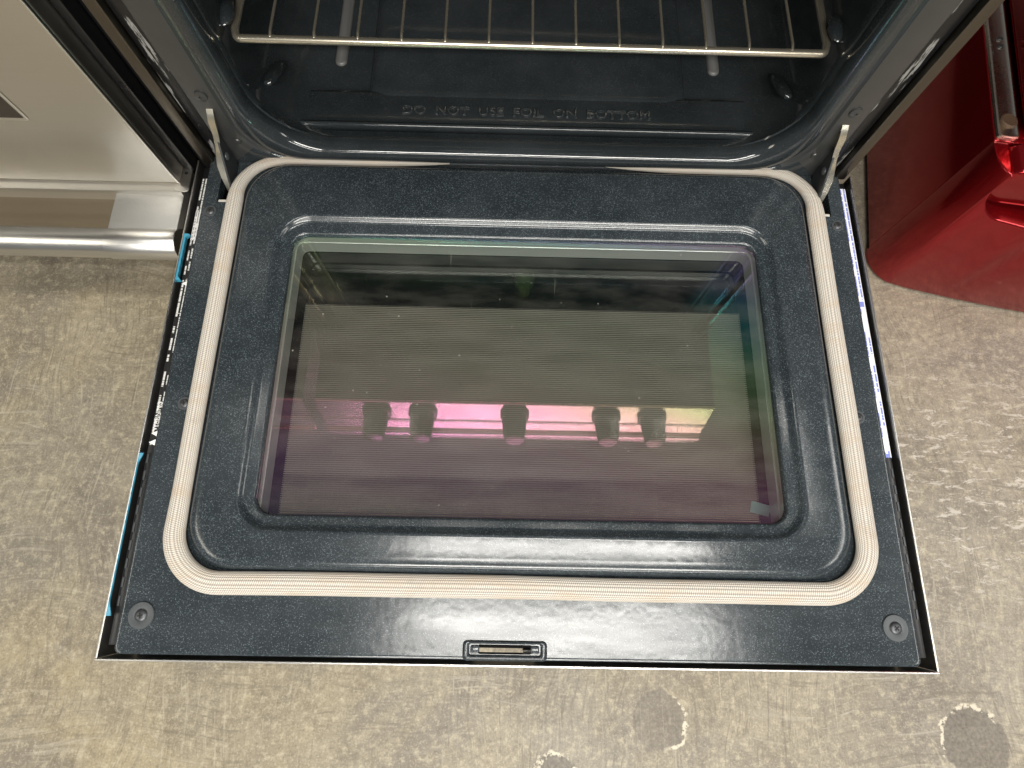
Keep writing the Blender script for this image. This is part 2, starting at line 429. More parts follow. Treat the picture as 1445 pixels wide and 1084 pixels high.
# --- front frame and cavity: rings in x-z, going inwards
def uring(hx, zb, zt, r, y, n=10):
    pts = rrect(-hx, hx, zb, zt, r, n); return [(a, y, b) for a, b in pts]
ZT = .452
fr = [uring(.340, -.006, ZT + .045, .004, D + .004), uring(.3395, -.005, ZT + .044, .004, D + .001), uring(.338, -.004, ZT + .042, .004, D),
      uring(.3125, .004, ZT + .022, .055, D), uring(.3115, .005, ZT + .021, .055, D + .0015), uring(.3095, .006, ZT + .019, .055, D + .0035),
      uring(.3075, .007, ZT + .018, .055, D + .0035), uring(.3055, .008, ZT + .017, .055, D + .001), uring(.3045, .0085, ZT + .016, .056, D - .0005),
      uring(.3035, .009, ZT + .015, .056, D - .001)]
for k in range(1, 13):                        # bullnose lip
    a = PI / 2 * k / 12 * 1.15
    fr.append(uring(.3025 - .0135 * math.sin(a), .0095 + .0165 * math.sin(a), ZT + .014 - .012 * math.sin(a), .056 + .012 * math.sin(a), D - .001 - .003 * math.sin(2 * a) + .013 * (1 - math.cos(a))))
V, F = loft(fr)
front = link('front_frame', mesh('front_frame', V, F, 50), M['frame'], R)
front.data.materials.append(M['cavity']); nr = len(fr[0])
for pg in front.data.polygons: pg.material_index = 1 if pg.vertices[0] // nr >= 9 or pg.center.z < .014 else 0
cv = [fr[-1], uring(.2885, .0250, ZT + .002, .070, D + .018), uring(.2888, .0200, ZT, .071, D + .027),
      uring(.290, .018, ZT, .07, D + .042), uring(.293, .0175, ZT, .06, D + .12), uring(.300, .018, ZT, .05, D + .30), uring(.300, .020, ZT, .05, D + .43),
      uring(.292, .028, ZT - .01, .04, D + .445), uring(.27, .05, ZT - .03, .03, D + .45)]
V, F = loft(cv, True, False, True)
cavity = link('oven_cavity', mesh('oven_cavity', V, F, 45), M['cavity'], R)
# embossed rack supports on the cavity walls
for s in (-1, 1):
    for (yy, zz, ln) in ((D + .055, .145, .020), (D + .060, .185, .018), (D + .060, .225, .018), (D + .060, .265, .018), (D + .20, .145, .02), (D + .20, .185, .02), (D + .20, .225, .02)):
        me = mesh('rack_support', *lathe([(.0001, -.008), (.004, -.0075), (.0085, -.004), (.010, 0), (.0085, .004), (.004, .0075), (.0001, .008)], 14))
        o = link('rack_support', me, None, cavity, (s * .288, yy, zz)); o.scale = (.8, ln / .012, .8); me.materials.append(M['cavity'])
    me = mesh('wall_dimple', *lathe([(.0001, -.03), (.004, -.028), (.007, -.018), (.0075, 0), (.007, .02), (.004, .028), (.0001, .03)], 12))
    o = link('wall_dimple', me, M['cavity'], cavity, (s * .277, D + .072, .058), rot=(1.15, 0, 0)); o.scale = (1, .7, 1)
me = mesh('lamp_cover', *lathe([(.0001, -.03), (.012, -.029), (.019, -.02), (.020, .0), (.012, .012), (.012, .03)], 18))
link('lamp_cover', me, M['lampcap'], cavity, (.012, D + .075, ZT - .025), rot=(.3, 0, 0))

# --- oven bottom panel
PB = .0235
def lerp(a, b, t): return a + (b - a) * t
def bot_half(y): return lerp(.2665, .283, min(1, (y - .556) / .17))
yb = [.5545, .5545, .5550, .5562, .5580, .5600, .5618, .5630, .604, .607, .6105, .614, .66, .70, .74, .80, .90, .955]
zb = [PB - .004, PB + .003, PB + .0048, PB + .0060, PB + .0062, PB + .0050, PB + .0022, PB, PB, PB - .001, PB - .005, PB - .006] + [PB - .006] * 6
xs = [i / 30 for i in range(-30, 31)]
V = []; F = []
for y, z in zip(yb, zb):
    for u in xs: V.append((u * bot_half(y), y, z))
nx = len(xs)
for k in range(len(yb) - 1):
    for i in range(nx - 1): F.append((k * nx + i, k * nx + i + 1, (k + 1) * nx + i + 1, (k + 1) * nx + i))
bottom = link('oven_bottom', mesh('oven_bottom', V, F, 60), M['cavity'], R)
so = bottom.modifiers.new('thick', 'SOLIDIFY'); so.thickness = .0012; so.offset = -1
# raised tray in the middle of the bottom
rg = [r3(-.185, .185, .596, .97, .022, PB - .0065), r3(-.183, .183, .598, .968, .022, PB - .003), r3(-.179, .179, .602, .964, .022, PB + .0005), r3(-.174, .174, .607, .959, .02, PB + .0012)]
V, F = loft(rg, True, False, True)
link('raised_tray', mesh('raised_tray', V, F, 50), M['cavity'], bottom)
for s in (-1, 1):                             # pale vent strips
    x = s * .2215
    rg = [r3(x - .0068, x + .0068, .648, .90, .0066, PB - .0062), r3(x - .0064, x + .0064, .6485, .8995, .0063, PB - .0035), r3(x - .005, x + .005, .65, .898, .005, PB - .0025)]
    V, F = loft(rg, True, False, True); link('vent_strip', mesh('vent_strip', V, F, 50), M['grey_vent'], bottom)
def text_mesh(name, body, size, extrude, bev=0.0):
    cu = bpy.data.curves.new(name, 'FONT'); cu.body = body; cu.size = size; cu.extrude = extrude; cu.bevel_depth = bev; cu.align_x = 'CENTER'; cu.align_y = 'CENTER'
    o = bpy.data.objects.new(name, cu); C.objects.link(o)
    me = bpy.data.meshes.new_from_object(o.evaluated_get(bpy.context.evaluated_depsgraph_get())); me.materials.clear()
    bpy.data.objects.remove(o); bpy.data.curves.remove(cu); return me
for s_ in (-1, 1):
    V = [];
    for y in (.5545, .60, .66, .73, .95):
        h = bot_half(y); V += [(s_ * (h - .0002), y, PB + .0012), (s_ * (h + .0022), y, PB + .0012), (s_ * (h + .0022), y, PB - .008), (s_ * (h - .0002), y, PB - .008)]
    F = [(i * 4 + k, i * 4 + (k + 1) % 4, i * 4 + 4 + (k + 1) % 4, i * 4 + 4 + k) for i in range(4) for k in range(4)] + [(0, 1, 2, 3)]
    link('panel_gap', mesh('panel_gap', V, F, 0), M['void'], bottom)
me = text_mesh('embossed_lettering', 'DO  NOT  USE  FOIL  ON  BOTTOM', .0185, .0006, .0005); fin(me, 60)
o = link('embossed_lettering', me, M['cavity'], bottom, (-.001, .582, PB + .0004)); o.scale = (.96, .85, 1)
o['label'] = 'embossed letters reading do not use foil on bottom'

# --- outer trim strips and body
for s in (-1, 1):
    def sb(name, xa, xb, y0, y1, z0, z1, mat, bev=.001): return box(name, min(s * xa, s * xb), max(s * xa, s * xb), y0, y1, z0, z1, mat, R, bev)
    sb('black_stile', .340, .3585, D + .006, D + .03, -.02, .50, M['black_chip'], .003)
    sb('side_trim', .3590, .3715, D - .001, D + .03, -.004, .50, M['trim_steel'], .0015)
    sb('side_panel', .3700, .3735, D + .031, D + .62, -.28, .58, M['black'], .001)
    # hinge: cranked plate from the frame slot down into the door slot
    q = [(s * .3245, D + .004, .086), (s * .3265, D - .001, .076), (s * .330, D - .003, .058), (s * .3345, D - .004, .044), (s * .337, D - .008, .034), (s * .3385, D - .014, .024), (s * .338, D - .022, .014), (s * .337, D - .029, .004), (s * .337, D - .033, -.012)]
    wd = [.0034, .0036, .003, .0028, .0036, .0046, .0036, .0020, .0018]
    rings = []
    for (x, y, z), w in zip(q, wd):
        dy, dz = .006, .005
        rings.append([(x - w, y - dy, z - dz), (x + w, y - dy, z - dz), (x + w, y + dy, z + dz), (x - w, y + dy, z + dz)])
    V, F = loft(rings, True, True, True); me = mesh('door_hinge', V, F, 40)
    h = link('door_hinge', me, M['zinc'], R)
    pl = [(D + .004, .052), (D - .006, .050), (D - .020, .030), (D - .034, .010), (D - .036, -.004), (D - .010, -.004), (D + .004, .010)]
    xa, xb = s * .3325, s * .3305
    V = [(xa, a, b) for a, b in pl] + [(xb, a, b) for a, b in pl]; n = len(pl)
    F = [tuple(range(n)), tuple(range(2 * n - 1, n - 1, -1))] + [(i, (i + 1) % n, n + (i + 1) % n, n + i) for i in range(n)]
    bm = bmesh.new(); me = mesh('hinge_plate', V, F, 0); bm.from_mesh(me)
    me = frombm('hinge_plate', bm); link('hinge_plate', me, M['screw'], h)
    me = mesh('rivet', *lathe([(.0001, .0022), (.0030, .0019), (.0044, .0008), (.0046, 0)], 16)); link('rivet', me, M['washer'], h, (s * .3303, D - .012, .026), rot=(0, -s * PI / 2, 0))
    # frame screw
    me = mesh('frame_screw', *lathe([(.0001, .0004), (.0012, .0004), (.0013, .0016), (.0045, .0014), (.0062, .0006), (.0064, -.001)], 18))
    link('frame_screw', me, M['frame'], R, (s * .3245, D - .0008, .100), rot=(PI / 2, 0, 0))
    me = mesh('lip_screw', *lathe([(.0001, .0016), (.0030, .0014), (.0040, .0004), (.0042, -.001)], 14))
    link('lip_screw', me, M['frame'], R, (s * .316, D - .0006, .036), rot=(PI / 2, 0, 0))
box('back_panel', -.3695, .3695, D + .615, D + .62, -.28, .58, M['black'], R)
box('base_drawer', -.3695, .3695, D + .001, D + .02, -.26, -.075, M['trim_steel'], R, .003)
box('toe_board', -.36, .36, D + .06, D + .07, -.30, -.262, M['black'], R, .001)
for s in (-1, 1):
    for yy in (D + .10, D + .55):
        me = mesh('foot', *lathe([(.016, -.30), (.018, -.296), (.018, -.288), (.008, -.286), (.008, -.262)], 14)); link('foot', me, M['black'], R, (s * .33, yy, 0))
box('base_pan', -.3695, .3695, D + .021, D + .612, -.268, -.262, M['black'], R, .001)
# --- cooktop and control panel above (seen only mirrored in the door glass)
box('cooktop', -.378, .378, .40, D + .62, .601, .625, M['black'], R, .004)
PY = .362
PY = .376
TA = math.radians(17.3); PL = .135
def fp(d, o=0): return (.502 + d * math.cos(TA) - o * math.sin(TA), PY - d * math.sin(TA) - o * math.cos(TA))
prof = [(.500, PY + .16), (.500, PY + .004), fp(0), fp(.060), fp(.061, .0015), fp(.064, .0022), fp(.067, .0015), fp(.068), fp(.098), fp(.099, .003), fp(.103, .0055), fp(.110, .0065), fp(.120, .006), fp(.128, .003), fp(PL, -.003), fp(PL + .004, -.012), (.638, .42), (.638, .45)]
rings = [[(x, y, z) for z, y in prof] for x in (-.383, -.381, -.30, 0, .30, .381, .383)]
V, F = loft(rings, False); n = len(prof); F += [tuple(range(n)), tuple(range(7 * n - 1, 6 * n - 1, -1))]
cp = link('control_panel', mesh('control_panel', V, F, 40), M['panel_steel'], R)
cp.data.materials.append(M['black'])
for pg in cp.data.polygons: pg.material_index = 1 if len(pg.vertices) == 4 and pg.vertices[0] % len(prof) == 0 else 0
def knob():
    n = 36; rings = []
    for r, z, rip in ((.0285, 0, 0), (.0285, .006, 0), (.024, .008, .3), (.0235, .03, 1), (.021, .050, 1), (.019, .058, .4), (.012, .060, 0)):
        rings.append([(((r - rip * .0042 * (.5 + .5 * math.cos(9 * a)))) * math.cos(a), (r - rip * .0042 * (.5 + .5 * math.cos(9 * a))) * math.sin(a), z) for a in [2 * PI * k / n for k in range(n)]])
    V, F = loft(rings, True, True, True); return mesh('knob', V, F, 50)
km = knob()
for x in (-.27, -.18, 0, .18, .27): link('knob', km, M['knob'], cp, (x, fp(.034)[1], fp(.034)[0]), rot=(PI / 2 + TA, 0, 0))

# ------------------------------------------------------------------ the open door
bm = bmesh.new()
outer = rrect(-.362, .362, .0065, .531, .006, 8)
base = rrect(-.3185, .3185, .0755, .5215, .050, 8)
LX0, LX1, LY0, LY1 = -.049, .021, .0085, .0205
latch = rrect(LX0 + .011, LX1 - .011, LY0 + .002, LY1 - .002, .0015, 4)
slots = [rrect(s * .3385 - .0085, s * .3385 + .0085, .4705, .5305 - .004, .001, 3) for s in (-1, 1)]
ins = rrect(-.3600, .3600, .0085, .529, .005, 8); base0 = rrect(-.3200, .3200, .0740, .5230, .051, 8)
lo = fill_loops([ins, base0, latch] + slots, 0, bm)
skirt(bm, lo[0], [[(a, b, 0) for a, b in outer], [(a * 1.0018, (b - .27) * 1.003 + .27, -.0006) for a, b in outer], [(a * 1.0026, (b - .27) * 1.0045 + .27, -.003) for a, b in outer], [(a * 1.0026, (b - .27) * 1.0045 + .27, -.010) for a, b in outer]])
for k in (2, 3, 4): skirt(bm, lo[k], [[(v.co.x, v.co.y, -.012) for v in lo[k]]])
skirt(bm, lo[1], [[(a, b, 0) for a, b in base], r3(-.3165, .3165, .0770, .5200, .049, .0004), r3(-.3145, .3145, .0785, .5185, .048, .0022), r3(-.3125, .3125, .0800, .5170, .047, .0060),
                  r3(-.3105, .3105, .0815, .5150, .046, .0092), r3(-.3075, .3075, .0840, .5125, .044, .0113), r3(-.303, .303, .0880, .508, .041, .0122), r3(-.298, .298, .0930, .503, .038, .0125),
                  r3(-.2725, .2725, .1105, .4515, .036, .0125), r3(-.2705, .2705, .1125, .4495, .035, .0130), r3(-.2685, .2685, .1145, .4475, .034, .0122), r3(-.2665, .2665, .1165, .4455, .032, .0098),
                  r3(-.2645, .2645, .1185, .4435, .030, .0078), r3(-.262, .262, .1210, .441, .028, .0070), r3(-.2565, .2565, .1265, .4315, .020, .0068), r3(-.2550, .2550, .1280, .4300, .018, .0062),
                  r3(-.2540, .2540, .1290, .4285, .017, .0045), r3(-.2537, .2537, .1293, .4282, .017, .0005)])
door = link('oven_door', frombm('oven_door', bm, 42), M['enamel'], R)
tag(door, 'dark blue speckled enamel oven door lying open')

# flange under the liner edge, outer skin, glass
for s in (-1, 1):
    a, b = sorted((s * .3632, s * .3725))
    bm = box_bm(a, b, .012, .520, -.020, -.0065, .0008); link('side_flange', frombm('side_flange', bm), M['black'], door)
    a, b = sorted((s * .3762, s * .3778))
    bm = box_bm(a, b, .0018, .5255, -.062, -.0002, .0004, 1); link('skin_edge', frombm('skin_edge', bm), M['steel_edge'], door)
    for k in range(9):                         # louvre slots low in the gap
        y0 = .045 + k * .0165
        bm = box_bm(*sorted((s * .3695, s * .3712)), y0, y0 + .009, -.0066, -.0058, .0002, 1); link('louvre', frombm('louvre', bm), M['washer'], door)
bm = box_bm(-.3778, .3778, -.0002, .0016, -.062, 0, .0004, 1); link('skin_edge', frombm('skin_edge', bm), M['steel_edge'], door)
bm = box_bm(-.3755, .3755, .0018, .529, -.0600, -.0585, 0)
# outer skin sheet with the window opening
b2 = bmesh.new(); fill_loops([rrect(-.3755, .3755, .0019, .529, .002, 2), rrect(-.262, .262, .095, .385, .004, 3), rrect(LX0 + .005, LX1 - .005, .0030, .0078, .001, 3)], -.0590, b2); bm.free()
link('outer_skin', frombm('outer_skin', b2, 0), M['void'], door)
# black inner pan that closes the gap between liner and skin (so the floor does not show)
b2 = bmesh.new(); lo2 = fill_loops([rrect(-.3755, .3755, .030, .529, .002, 2), rrect(-.270, .270, .092, .446, .010, 4)], -.0300, b2)
link('insulation_pan', frombm('insulation_pan', b2, 0), M['void'], door)
# window well
rg = [r3(-.2537, .2537, .1293, .4282, .017, .0004), r3(-.2585, .2585, .1245, .4335, .012, -.0030), r3(-.2590, .2590, .1240, .4345, .012, -.012), r3(-.2600, .2600, .1235, .4350, .012, -.0125), r3(-.2600, .2600, .1235, .4355, .010, -.022),
      r3(-.2590, .2590, .1240, .4350, .010, -.0225), r3(-.2600, .2600, .1230, .4370, .010, -.0235), r3(-.2610, .2610, .1230, .4375, .008, -.047)]
V, F = loft(rg); link('window_spacer', mesh('window_spacer', V, F, 30), M['spacer'], door)
V, F = loft([r3(-.2580, .2580, .1250, .4330, .012, -.0012), r3(-.2580, .2580, .1250, .4330, .012, -.0042)], True, True, True)
link('inner_glass', mesh('inner_glass', V, F, 30), M['glass'], door)
bm = box_bm(-.275, .275, .090, .450, -.0520, -.0480, 0); link('outer_glass', frombm('outer_glass', bm, 0), M['lined'], door)
bm = box_bm(-.010, .010, -.006, .006, 0, .0004, 0); o = link('glass_reflected_label', frombm('glass_reflected_label', bm, 0), M['reflected_label'], door, (.2515, .1475, -.0478), rot=(0, 0, -.25)); o['label'] = 'small pale teal reflection of a paper label on the outer glass'  # flat teal tab draws the reflection of a small paper label

# latch slot surround
rg = [r3(LX0 - .003, LX1 + .003, LY0 - .0035, LY1 + .0015, .004, .0002, 5), r3(LX0 - .0015, LX1 + .0015, LY0 - .002, LY1 + .0008, .003, .0022, 5), r3(LX0, LX1, LY0 - .001, LY1, .0026, .0028, 5), r3(LX0 + .0015, LX1 - .0015, LY0 + .0005, LY1 - .001, .002, .0022, 5),
      r3(LX0 + .003, LX1 - .003, LY0 + .0015, LY1 - .0015, .0015, .0004, 5)]
V, F = loft(rg); lf = link('latch_surround', mesh('latch_surround', V, F, 50), M['enamel'], door)
for x0 in (LX0 + .004, LX1 - .012):
    bm = box_bm(x0, x0 + .008, LY0 + .0025, LY1 - .0025, -.003, .0014, .0013, 3); link('latch_cheek', frombm('latch_cheek', bm), M['enamel'], door)
bm = box_bm(.003, .0125, .0098, .0125, -.030, -.012, .0005); link('latch_tab', frombm('latch_tab', bm), M['white_bar'], door)

# gasket ribbon
def gasket():
    x0, x1, y0, y1, r = -.3245, .3265, .0672, .5245, .048
    path = []
    def arc(cx, cy, a0, a1, n=18):
        for i in range(n + 1):
            a = a0 + (a1 - a0) * i / n; path.append((cx + r * math.cos(a), cy + r * math.sin(a)))
    def line(ax, ay, bx, by, n):
        for i in range(1, n): path.append((lerp(ax, bx, i / n), lerp(ay, by, i / n)))
    path.append((-.088, y1 + .0005)); line(-.088, y1 + .0005, x0 + r, y1, 30); arc(x0 + r, y1 - r, PI / 2, PI); line(x0, y1 - r, x0, y0 + r, 50)
    arc(x0 + r, y0 + r, PI, 1.5 * PI); line(x0 + r, y0, x1 - r, y0, 70); arc(x1 - r, y0 + r, -PI / 2, 0); line(x1, y0 + r, x1, y1 - r, 50)
    arc(x1 - r, y1 - r, 0, PI / 2); line(x1 - r, y1, .083, y1 + .0015, 30); path.append((.083, y1 + .0015))
    P = [Vector((a, b, 0)) for a, b in path]
    L = [0]
    for i in range(1, len(P)): L.append(L[-1] + (P[i] - P[i - 1]).length)
    tot = L[-1]; n = 22; V = []; F = []; UV = []
    for i, p in enumerate(P):
        t = (P[min(i + 1, len(P) - 1)] - P[max(i - 1, 0)]).normalized(); nrm = Vector((-t.y, t.x, 0))
        w = .0100
        w = lerp(.0104, .0090, max(0, min(1, (p.y - .09) / .06))) if p.x < 0 else .0102
        if p.y > .515 and abs(p.x) < .28: w *= .50
        elif p.y > .47: w *= lerp(1, .62, min(1, (p.y - .47) / .045))
        e = min(L[i], tot - L[i]); tp = min(1, (e / .085) ** .75) if e < .085 else 1
        w = max(.0003, w * tp); h = .0048 * (.25 + .75 * tp)
        wob = .0005 * math.sin(L[i] * 9) + .00015 * math.sin(L[i] * 33 + 1)
        lift = .0004 * math.sin(L[i] * 17 + 2)
        for k in range(n + 1):
            a = 2 * PI * k / n; ca, sa = math.cos(a), math.sin(a)
            ex = math.copysign(abs(ca) ** .75, ca) * w; ez = math.copysign(abs(sa) ** .8, sa) * h
            q = p + nrm * (ex + wob); V.append((q.x, q.y, .0049 + ez + (lift if sa > 0 else 0))); UV.append((L[i], k / n * 2))
    m = n + 1
    for i in range(len(P) - 1):
        for k in range(n): F.append((i * m + k, (i + 1) * m + k, (i + 1) * m + k + 1, i * m + k + 1))
    F.append(tuple(range(m - 1))); F.append(tuple((len(P) - 1) * m + k for k in range(m - 2, -1, -1)))
    return mesh('gasket', V, F, 60, UV)
g = link('gasket', gasket(), M['gasket'], door); g['label'] = 'cream woven fibreglass gasket around the raised panel'

# screws on the door
def screw_mesh(r):
    bm = bmesh.new(); V, F = lathe([(.0001, .0018 * r / .005), (.3 * r, .0018 * r / .005), (.62 * r, .0016 * r / .005), (.88 * r, .0010 * r / .005), (r, .0001)], 22)
    vs = [bm.verts.new(v) for v in V]
    for f in F: bm.faces.new([vs[i] for i in f])
    return frombm('screw', bm, 50)
def cross_mesh(r, z):
    bm = bmesh.new(); box_bm(-.42 * r, .42 * r, -.11 * r, .11 * r, z - .0006, z, 0, 1, bm); box_bm(-.11 * r, .11 * r, -.42 * r, .42 * r, z - .0006, z + .00005, 0, 1, bm); return frombm('cross_recess', bm, 0)
big, small = screw_mesh(.0058), screw_mesh(.0046)
bigc, smallc = cross_mesh(.0058, .0022), cross_mesh(.0046, .00175)
wmesh = mesh('washer', *lathe([(.0115, -.0005), (.0118, .0004), (.0113, .0012), (.0075, .0014), (.0062, .0010), (.0001, .0008)], 36))
swm = mesh('washer', *lathe([(.0066, -.0005), (.0067, .0003), (.0064, .0008), (.0001, .0008)], 26))
for s in (-1, 1):
    for x, y, b in ((.3435, .038, 1), (.3405, .2365, 0), (.352, .4585, 0)):
        link('washer', wmesh if b else swm, M['washer'], door, (s * x, y, .0002))
        link('screw', big if b else small, M['screw'], door, (s * x, y, .0010), rot=(0, 0, random.uniform(0, 1.5)))
        link('cross_recess', bigc if b else smallc, M['void'], door, (s * x, y, .0010), rot=(0, 0, random.uniform(0, 1.5)))
    # pale lip at the end of the hinge slot
    bm = box_bm(s * .3385 - .0078, s * .3385 + .0078, .4712, .4748, -.010, -.0008, .001, 2); link('slot_lip', frombm('slot_lip', bm), M['white_bar'], door)

# labels and film on the door's sides
def strip(name, x0, x1, y0, y1, z, mat, parent, lab=None):
    V = [(x0, y0, z), (x1, y0, z), (x1, y1, z), (x0, y1, z), (x0, y0, z - .0002), (x1, y0, z - .0002), (x1, y1, z - .0002), (x0, y1, z - .0002)]
    F = [(0, 1, 2, 3), (0, 4, 5, 1), (1, 5, 6, 2), (2, 6, 7, 3), (3, 7, 4, 0)]
    UV = [(0, 0), (0, 1), (1, 1), (1, 0)] * 2
    o = link(name, mesh(name, V, F, 0, UV), mat, parent)
    if lab: o['label'] = lab
    return o
strip('warning_label', -.3722, -.3640, .195, .372, -.0062, M['label_black'], door, 'black warning label with lines of tiny white print')
strip('warning_label', -.3722, -.3655, .374, .505, -.0062, M['label_black'], door, 'black label with tiny white print near the hinge')
strip('rating_label', -.3715, -.3645, .425, .463, -.0059, M['label_pale'], door, 'pale grey rating label')
strip('energy_label', .3645, .3722, .197, .512, -.0062, M['label_white'], door, 'long white label with blue print')
me = text_mesh('warning_word', 'WARNING', .0062, .0001); link('warning_word', me, M['ink'], door, (-.3686, .2245, -.0058), rot=(0, 0, PI / 2))
V = [(-.3712, .2035, -.0058), (-.3712, .2095, -.0058), (-.3655, .2065, -.0058)]
for yy, sc in ((.2065, 1), (.1975, 1.25), (.372, 1)):
    V = [(.003 * sc, -.003 * sc, 0), (.003 * sc, .003 * sc, 0), (-.003 * sc, 0, 0), (.003 * sc, -.003 * sc, -.0002), (.003 * sc, .003 * sc, -.0002), (-.003 * sc, 0, -.0002)]
    link('warning_triangle', mesh('warning_triangle', V, [(0, 1, 2), (0, 3, 4, 1), (1, 4, 5, 2), (2, 5, 3, 0)], 0), M['ink'], door, (-.3683, yy, -.0057))
def film(y0, y1, n=30):
    V = []; F = []; zz = .0035 if y0 > .3 else 0
    for i in range(n + 1):
        y = lerp(y0, y1, i / n); hook = .0035 * max(0, 1 - i / 2.2) + .003 * max(0, (i - n + 2) / 2)
        w = .0005 + .0002 * math.sin(i * 1.3) + (.0012 if y0 > .3 else 0)
        for x, z in ((-.3760, -.0004), (-.3760 + w + hook, -.0012), (-.3760 + w * .6 + hook, -.0030 - zz), (-.3760, -.0034 - zz)): V.append((x, y, z))
    for i in range(n):
        for k in range(4): F.append((i * 4 + k, i * 4 + (k + 1) % 4, (i + 1) * 4 + (k + 1) % 4, (i + 1) * 4 + k))
    F += [(0, 1, 2, 3), tuple(n * 4 + k for k in (3, 2, 1, 0))]
    return mesh('protective_film', V, F, 40)
for a, b in ((.374, .430), (.037, .186)): o = link('protective_film', film(a, b), M['tape'], door); o['label'] = 'torn strip of pale blue protective film'

# ------------------------------------------------------------------ the rack inside the oven
RX, RY, RZ = .2835, .5595, .1345
rk = tag(empty('oven_rack', (0, RY + .18, RZ + Z0 - .006)), 'chromed wire rack slid into the dark oven cavity', 'oven rack')
pts = bend([(-RX, RY + .37, RZ), (-RX, RY + .012, RZ), (-RX + .004, RY, RZ), (RX - .004, RY, RZ), (RX, RY + .012, RZ), (RX, RY + .37, RZ)], .004, 5)
V, F = tube(pts, .0038, 12); link('frame_wire', mesh('frame_wire', V, F, 60), M['chrome'], rk)
V, F = tube([(-RX + .003, RY + .37, RZ), (RX - .003, RY + .37, RZ)], .003, 10); link('rear_wire', mesh('rear_wire', V, F, 60), M['chrome'], rk)
for yy in (RY + .12, RY + .25):
    V, F = tube([(-RX, yy, RZ - .0045), (RX, yy, RZ - .0045)], .0022, 8); link('support_wire', mesh('support_wire', V, F, 60), M['chrome'], rk)
cw = bend([(0, -.0006, -.0030), (0, -.0006, .0026), (0, .005, .0050), (0, .37, .0046)], .0015, 4)
V, F = tube(cw, .0014, 8); cwm = mesh('cross_wire', V, F, 60)
for k in range(13): link('cross_wire', cwm, M['chrome'], rk, (-.2500 + k * .0412 + .003, RY, RZ))

# ------------------------------------------------------------------ neighbouring stainless range
N = tag(empty('stainless_range', (-.80, .84, 0)), 'stainless steel range with tubular handle, closed beside the open black oven', 'range')
DY = .525
NX = -.421
nd = box('oven_door', -1.16, NX, DY, DY + .04, -.046, .46, M['steel'], N, .0045, 3)
# window: recessed frame and glass
rg = [[(a, DY - .0006, b) for a, b in rrect(-1.05, -.523, .058, .37, .004, 4)], [(a, DY - .0016, b) for a, b in rrect(-1.0485, -.5245, .0595, .3685, .003, 4)], [(a, DY - .0004, b) for a, b in rrect(-1.045, -.528, .063, .365, .002, 4)]]
V, F = loft(rg); link('window_frame', mesh('window_frame', V, F, 40), M['steel_edge'], nd)
box('window_glass', -1.046, -.527, DY - .0009, DY + .001, .062, .366, M['dark_glass'], nd, .0002, 1)
box('side_panel', -.4095, -.392, DY + .040, 1.15, -.27, .60, M['black'], N, .002)
box('black_stile', -.4205, -.4097, DY + .022, DY + .05, -.05, .60, M['black'], N, .0025)
box('side_panel', -1.18, -1.165, DY + .02, 1.15, -.27, .60, M['black'], N, .002)
box('body_back', -1.164, -.41, 1.14, 1.15, -.27, .60, M['black'], N, .002)
box('body_front', -1.164, -.4215, DY + .045, DY + .06, -.27, .60, M['black'], N, .002)
box('edge_highlight', NX - .0040, NX - .0006, DY - .0012, DY + .004, -.044, .458, M['steel_edge'], nd, .0011, 3)  # paler steel strip added to draw the bright highlight along the door's edge
rings = [[(x, y, z) for z, y in prof] for x in (-1.178, -1.17, -.80, -.43, -.412, -.4075, -.406)]
for ring, sc in ((rings[0], .94), (rings[6], .94)):
    for i, (x, y, z) in enumerate(ring): ring[i] = (x, .45 + (y - .45) * sc, .57 + (z - .57) * sc)
n = len(prof); V, F = loft(rings, False); F += [tuple(range(n)), tuple(range(7 * n - 1, 6 * n - 1, -1))]
ncp = link('control_panel', mesh('control_panel', V, F, 40), M['panel_steel'], N)
ncp.data.materials.append(M['black'])
for pg in ncp.data.polygons: pg.material_index = 1 if len(pg.vertices) == 4 and pg.vertices[0] % len(prof) == 0 else 0
for x in (-1.07, -.98, -.80, -.61, -.52): link('knob', km, M['knob'], ncp, (x, fp(.034)[1], fp(.034)[0]), rot=(PI / 2 + TA, 0, 0))
box('cooktop', -1.178, -.394, .46, 1.15, .601, .625, M['steel'], N, .004)
# trim ledge with its corner tab
prof = [(DY + .03, -.0475), (DY - .006, -.0475), (DY - .0095, -.0485), (DY - .0105, -.052), (DY - .0105, -.066), (DY - .008, -.0685), (DY + .03, -.0685)]
rings = [[(x, y, z) for y, z in prof] for x in (-1.165, -.424, -.4205)]
V, F = loft(rings, True, True, True); led = link('trim_ledge', mesh('trim_ledge', V, F, 40), M['steel'], N)
V, F = loft([[(a, b, -.0474) for a, b in rrect(-.4295, -.4105, DY - .010, DY + .024, .005, 4)], [(a, b, -.0462) for a, b in rrect(-.4290, -.4110, DY - .0095, DY + .0235, .005, 4)]], True, True, True)
link('corner_tab', mesh('corner_tab', V, F, 40), M['steel'], led)
me = mesh('tab_hole', *lathe([(.0022, 0), (.0022, .0003), (.0001, .0003)], 14)); link('tab_hole', me, M['void'], led, (-.4175, DY + .016, -.0462))
box('drawer_front', -1.163, -.424, DY + .001, DY + .02, -.235, -.0700, M['drawer_steel'], N, .003)
box('toe_board', -1.15, -.43, DY + .09, DY + .10, -.30, -.236, M['black'], N, .001)
box('base_pan', -1.163, -.41, DY + .021, 1.139, -.2575, -.252, M['black'], N, .001)
for x in (-1.10, -.47):
    for y in (.70, 1.08):
        me = mesh('foot', *lathe([(.016, -.30), (.018, -.296), (.018, -.288), (.008, -.286), (.008, -.2577)], 14)); link('foot', me, M['black'], N, (x, y, 0))
HY, HZ, HR = .4545, -.068, .0185
V, F = lathe([(HR - .0015, -.37), (HR - .0005, -.3695), (HR - .0005, .37)], 32)
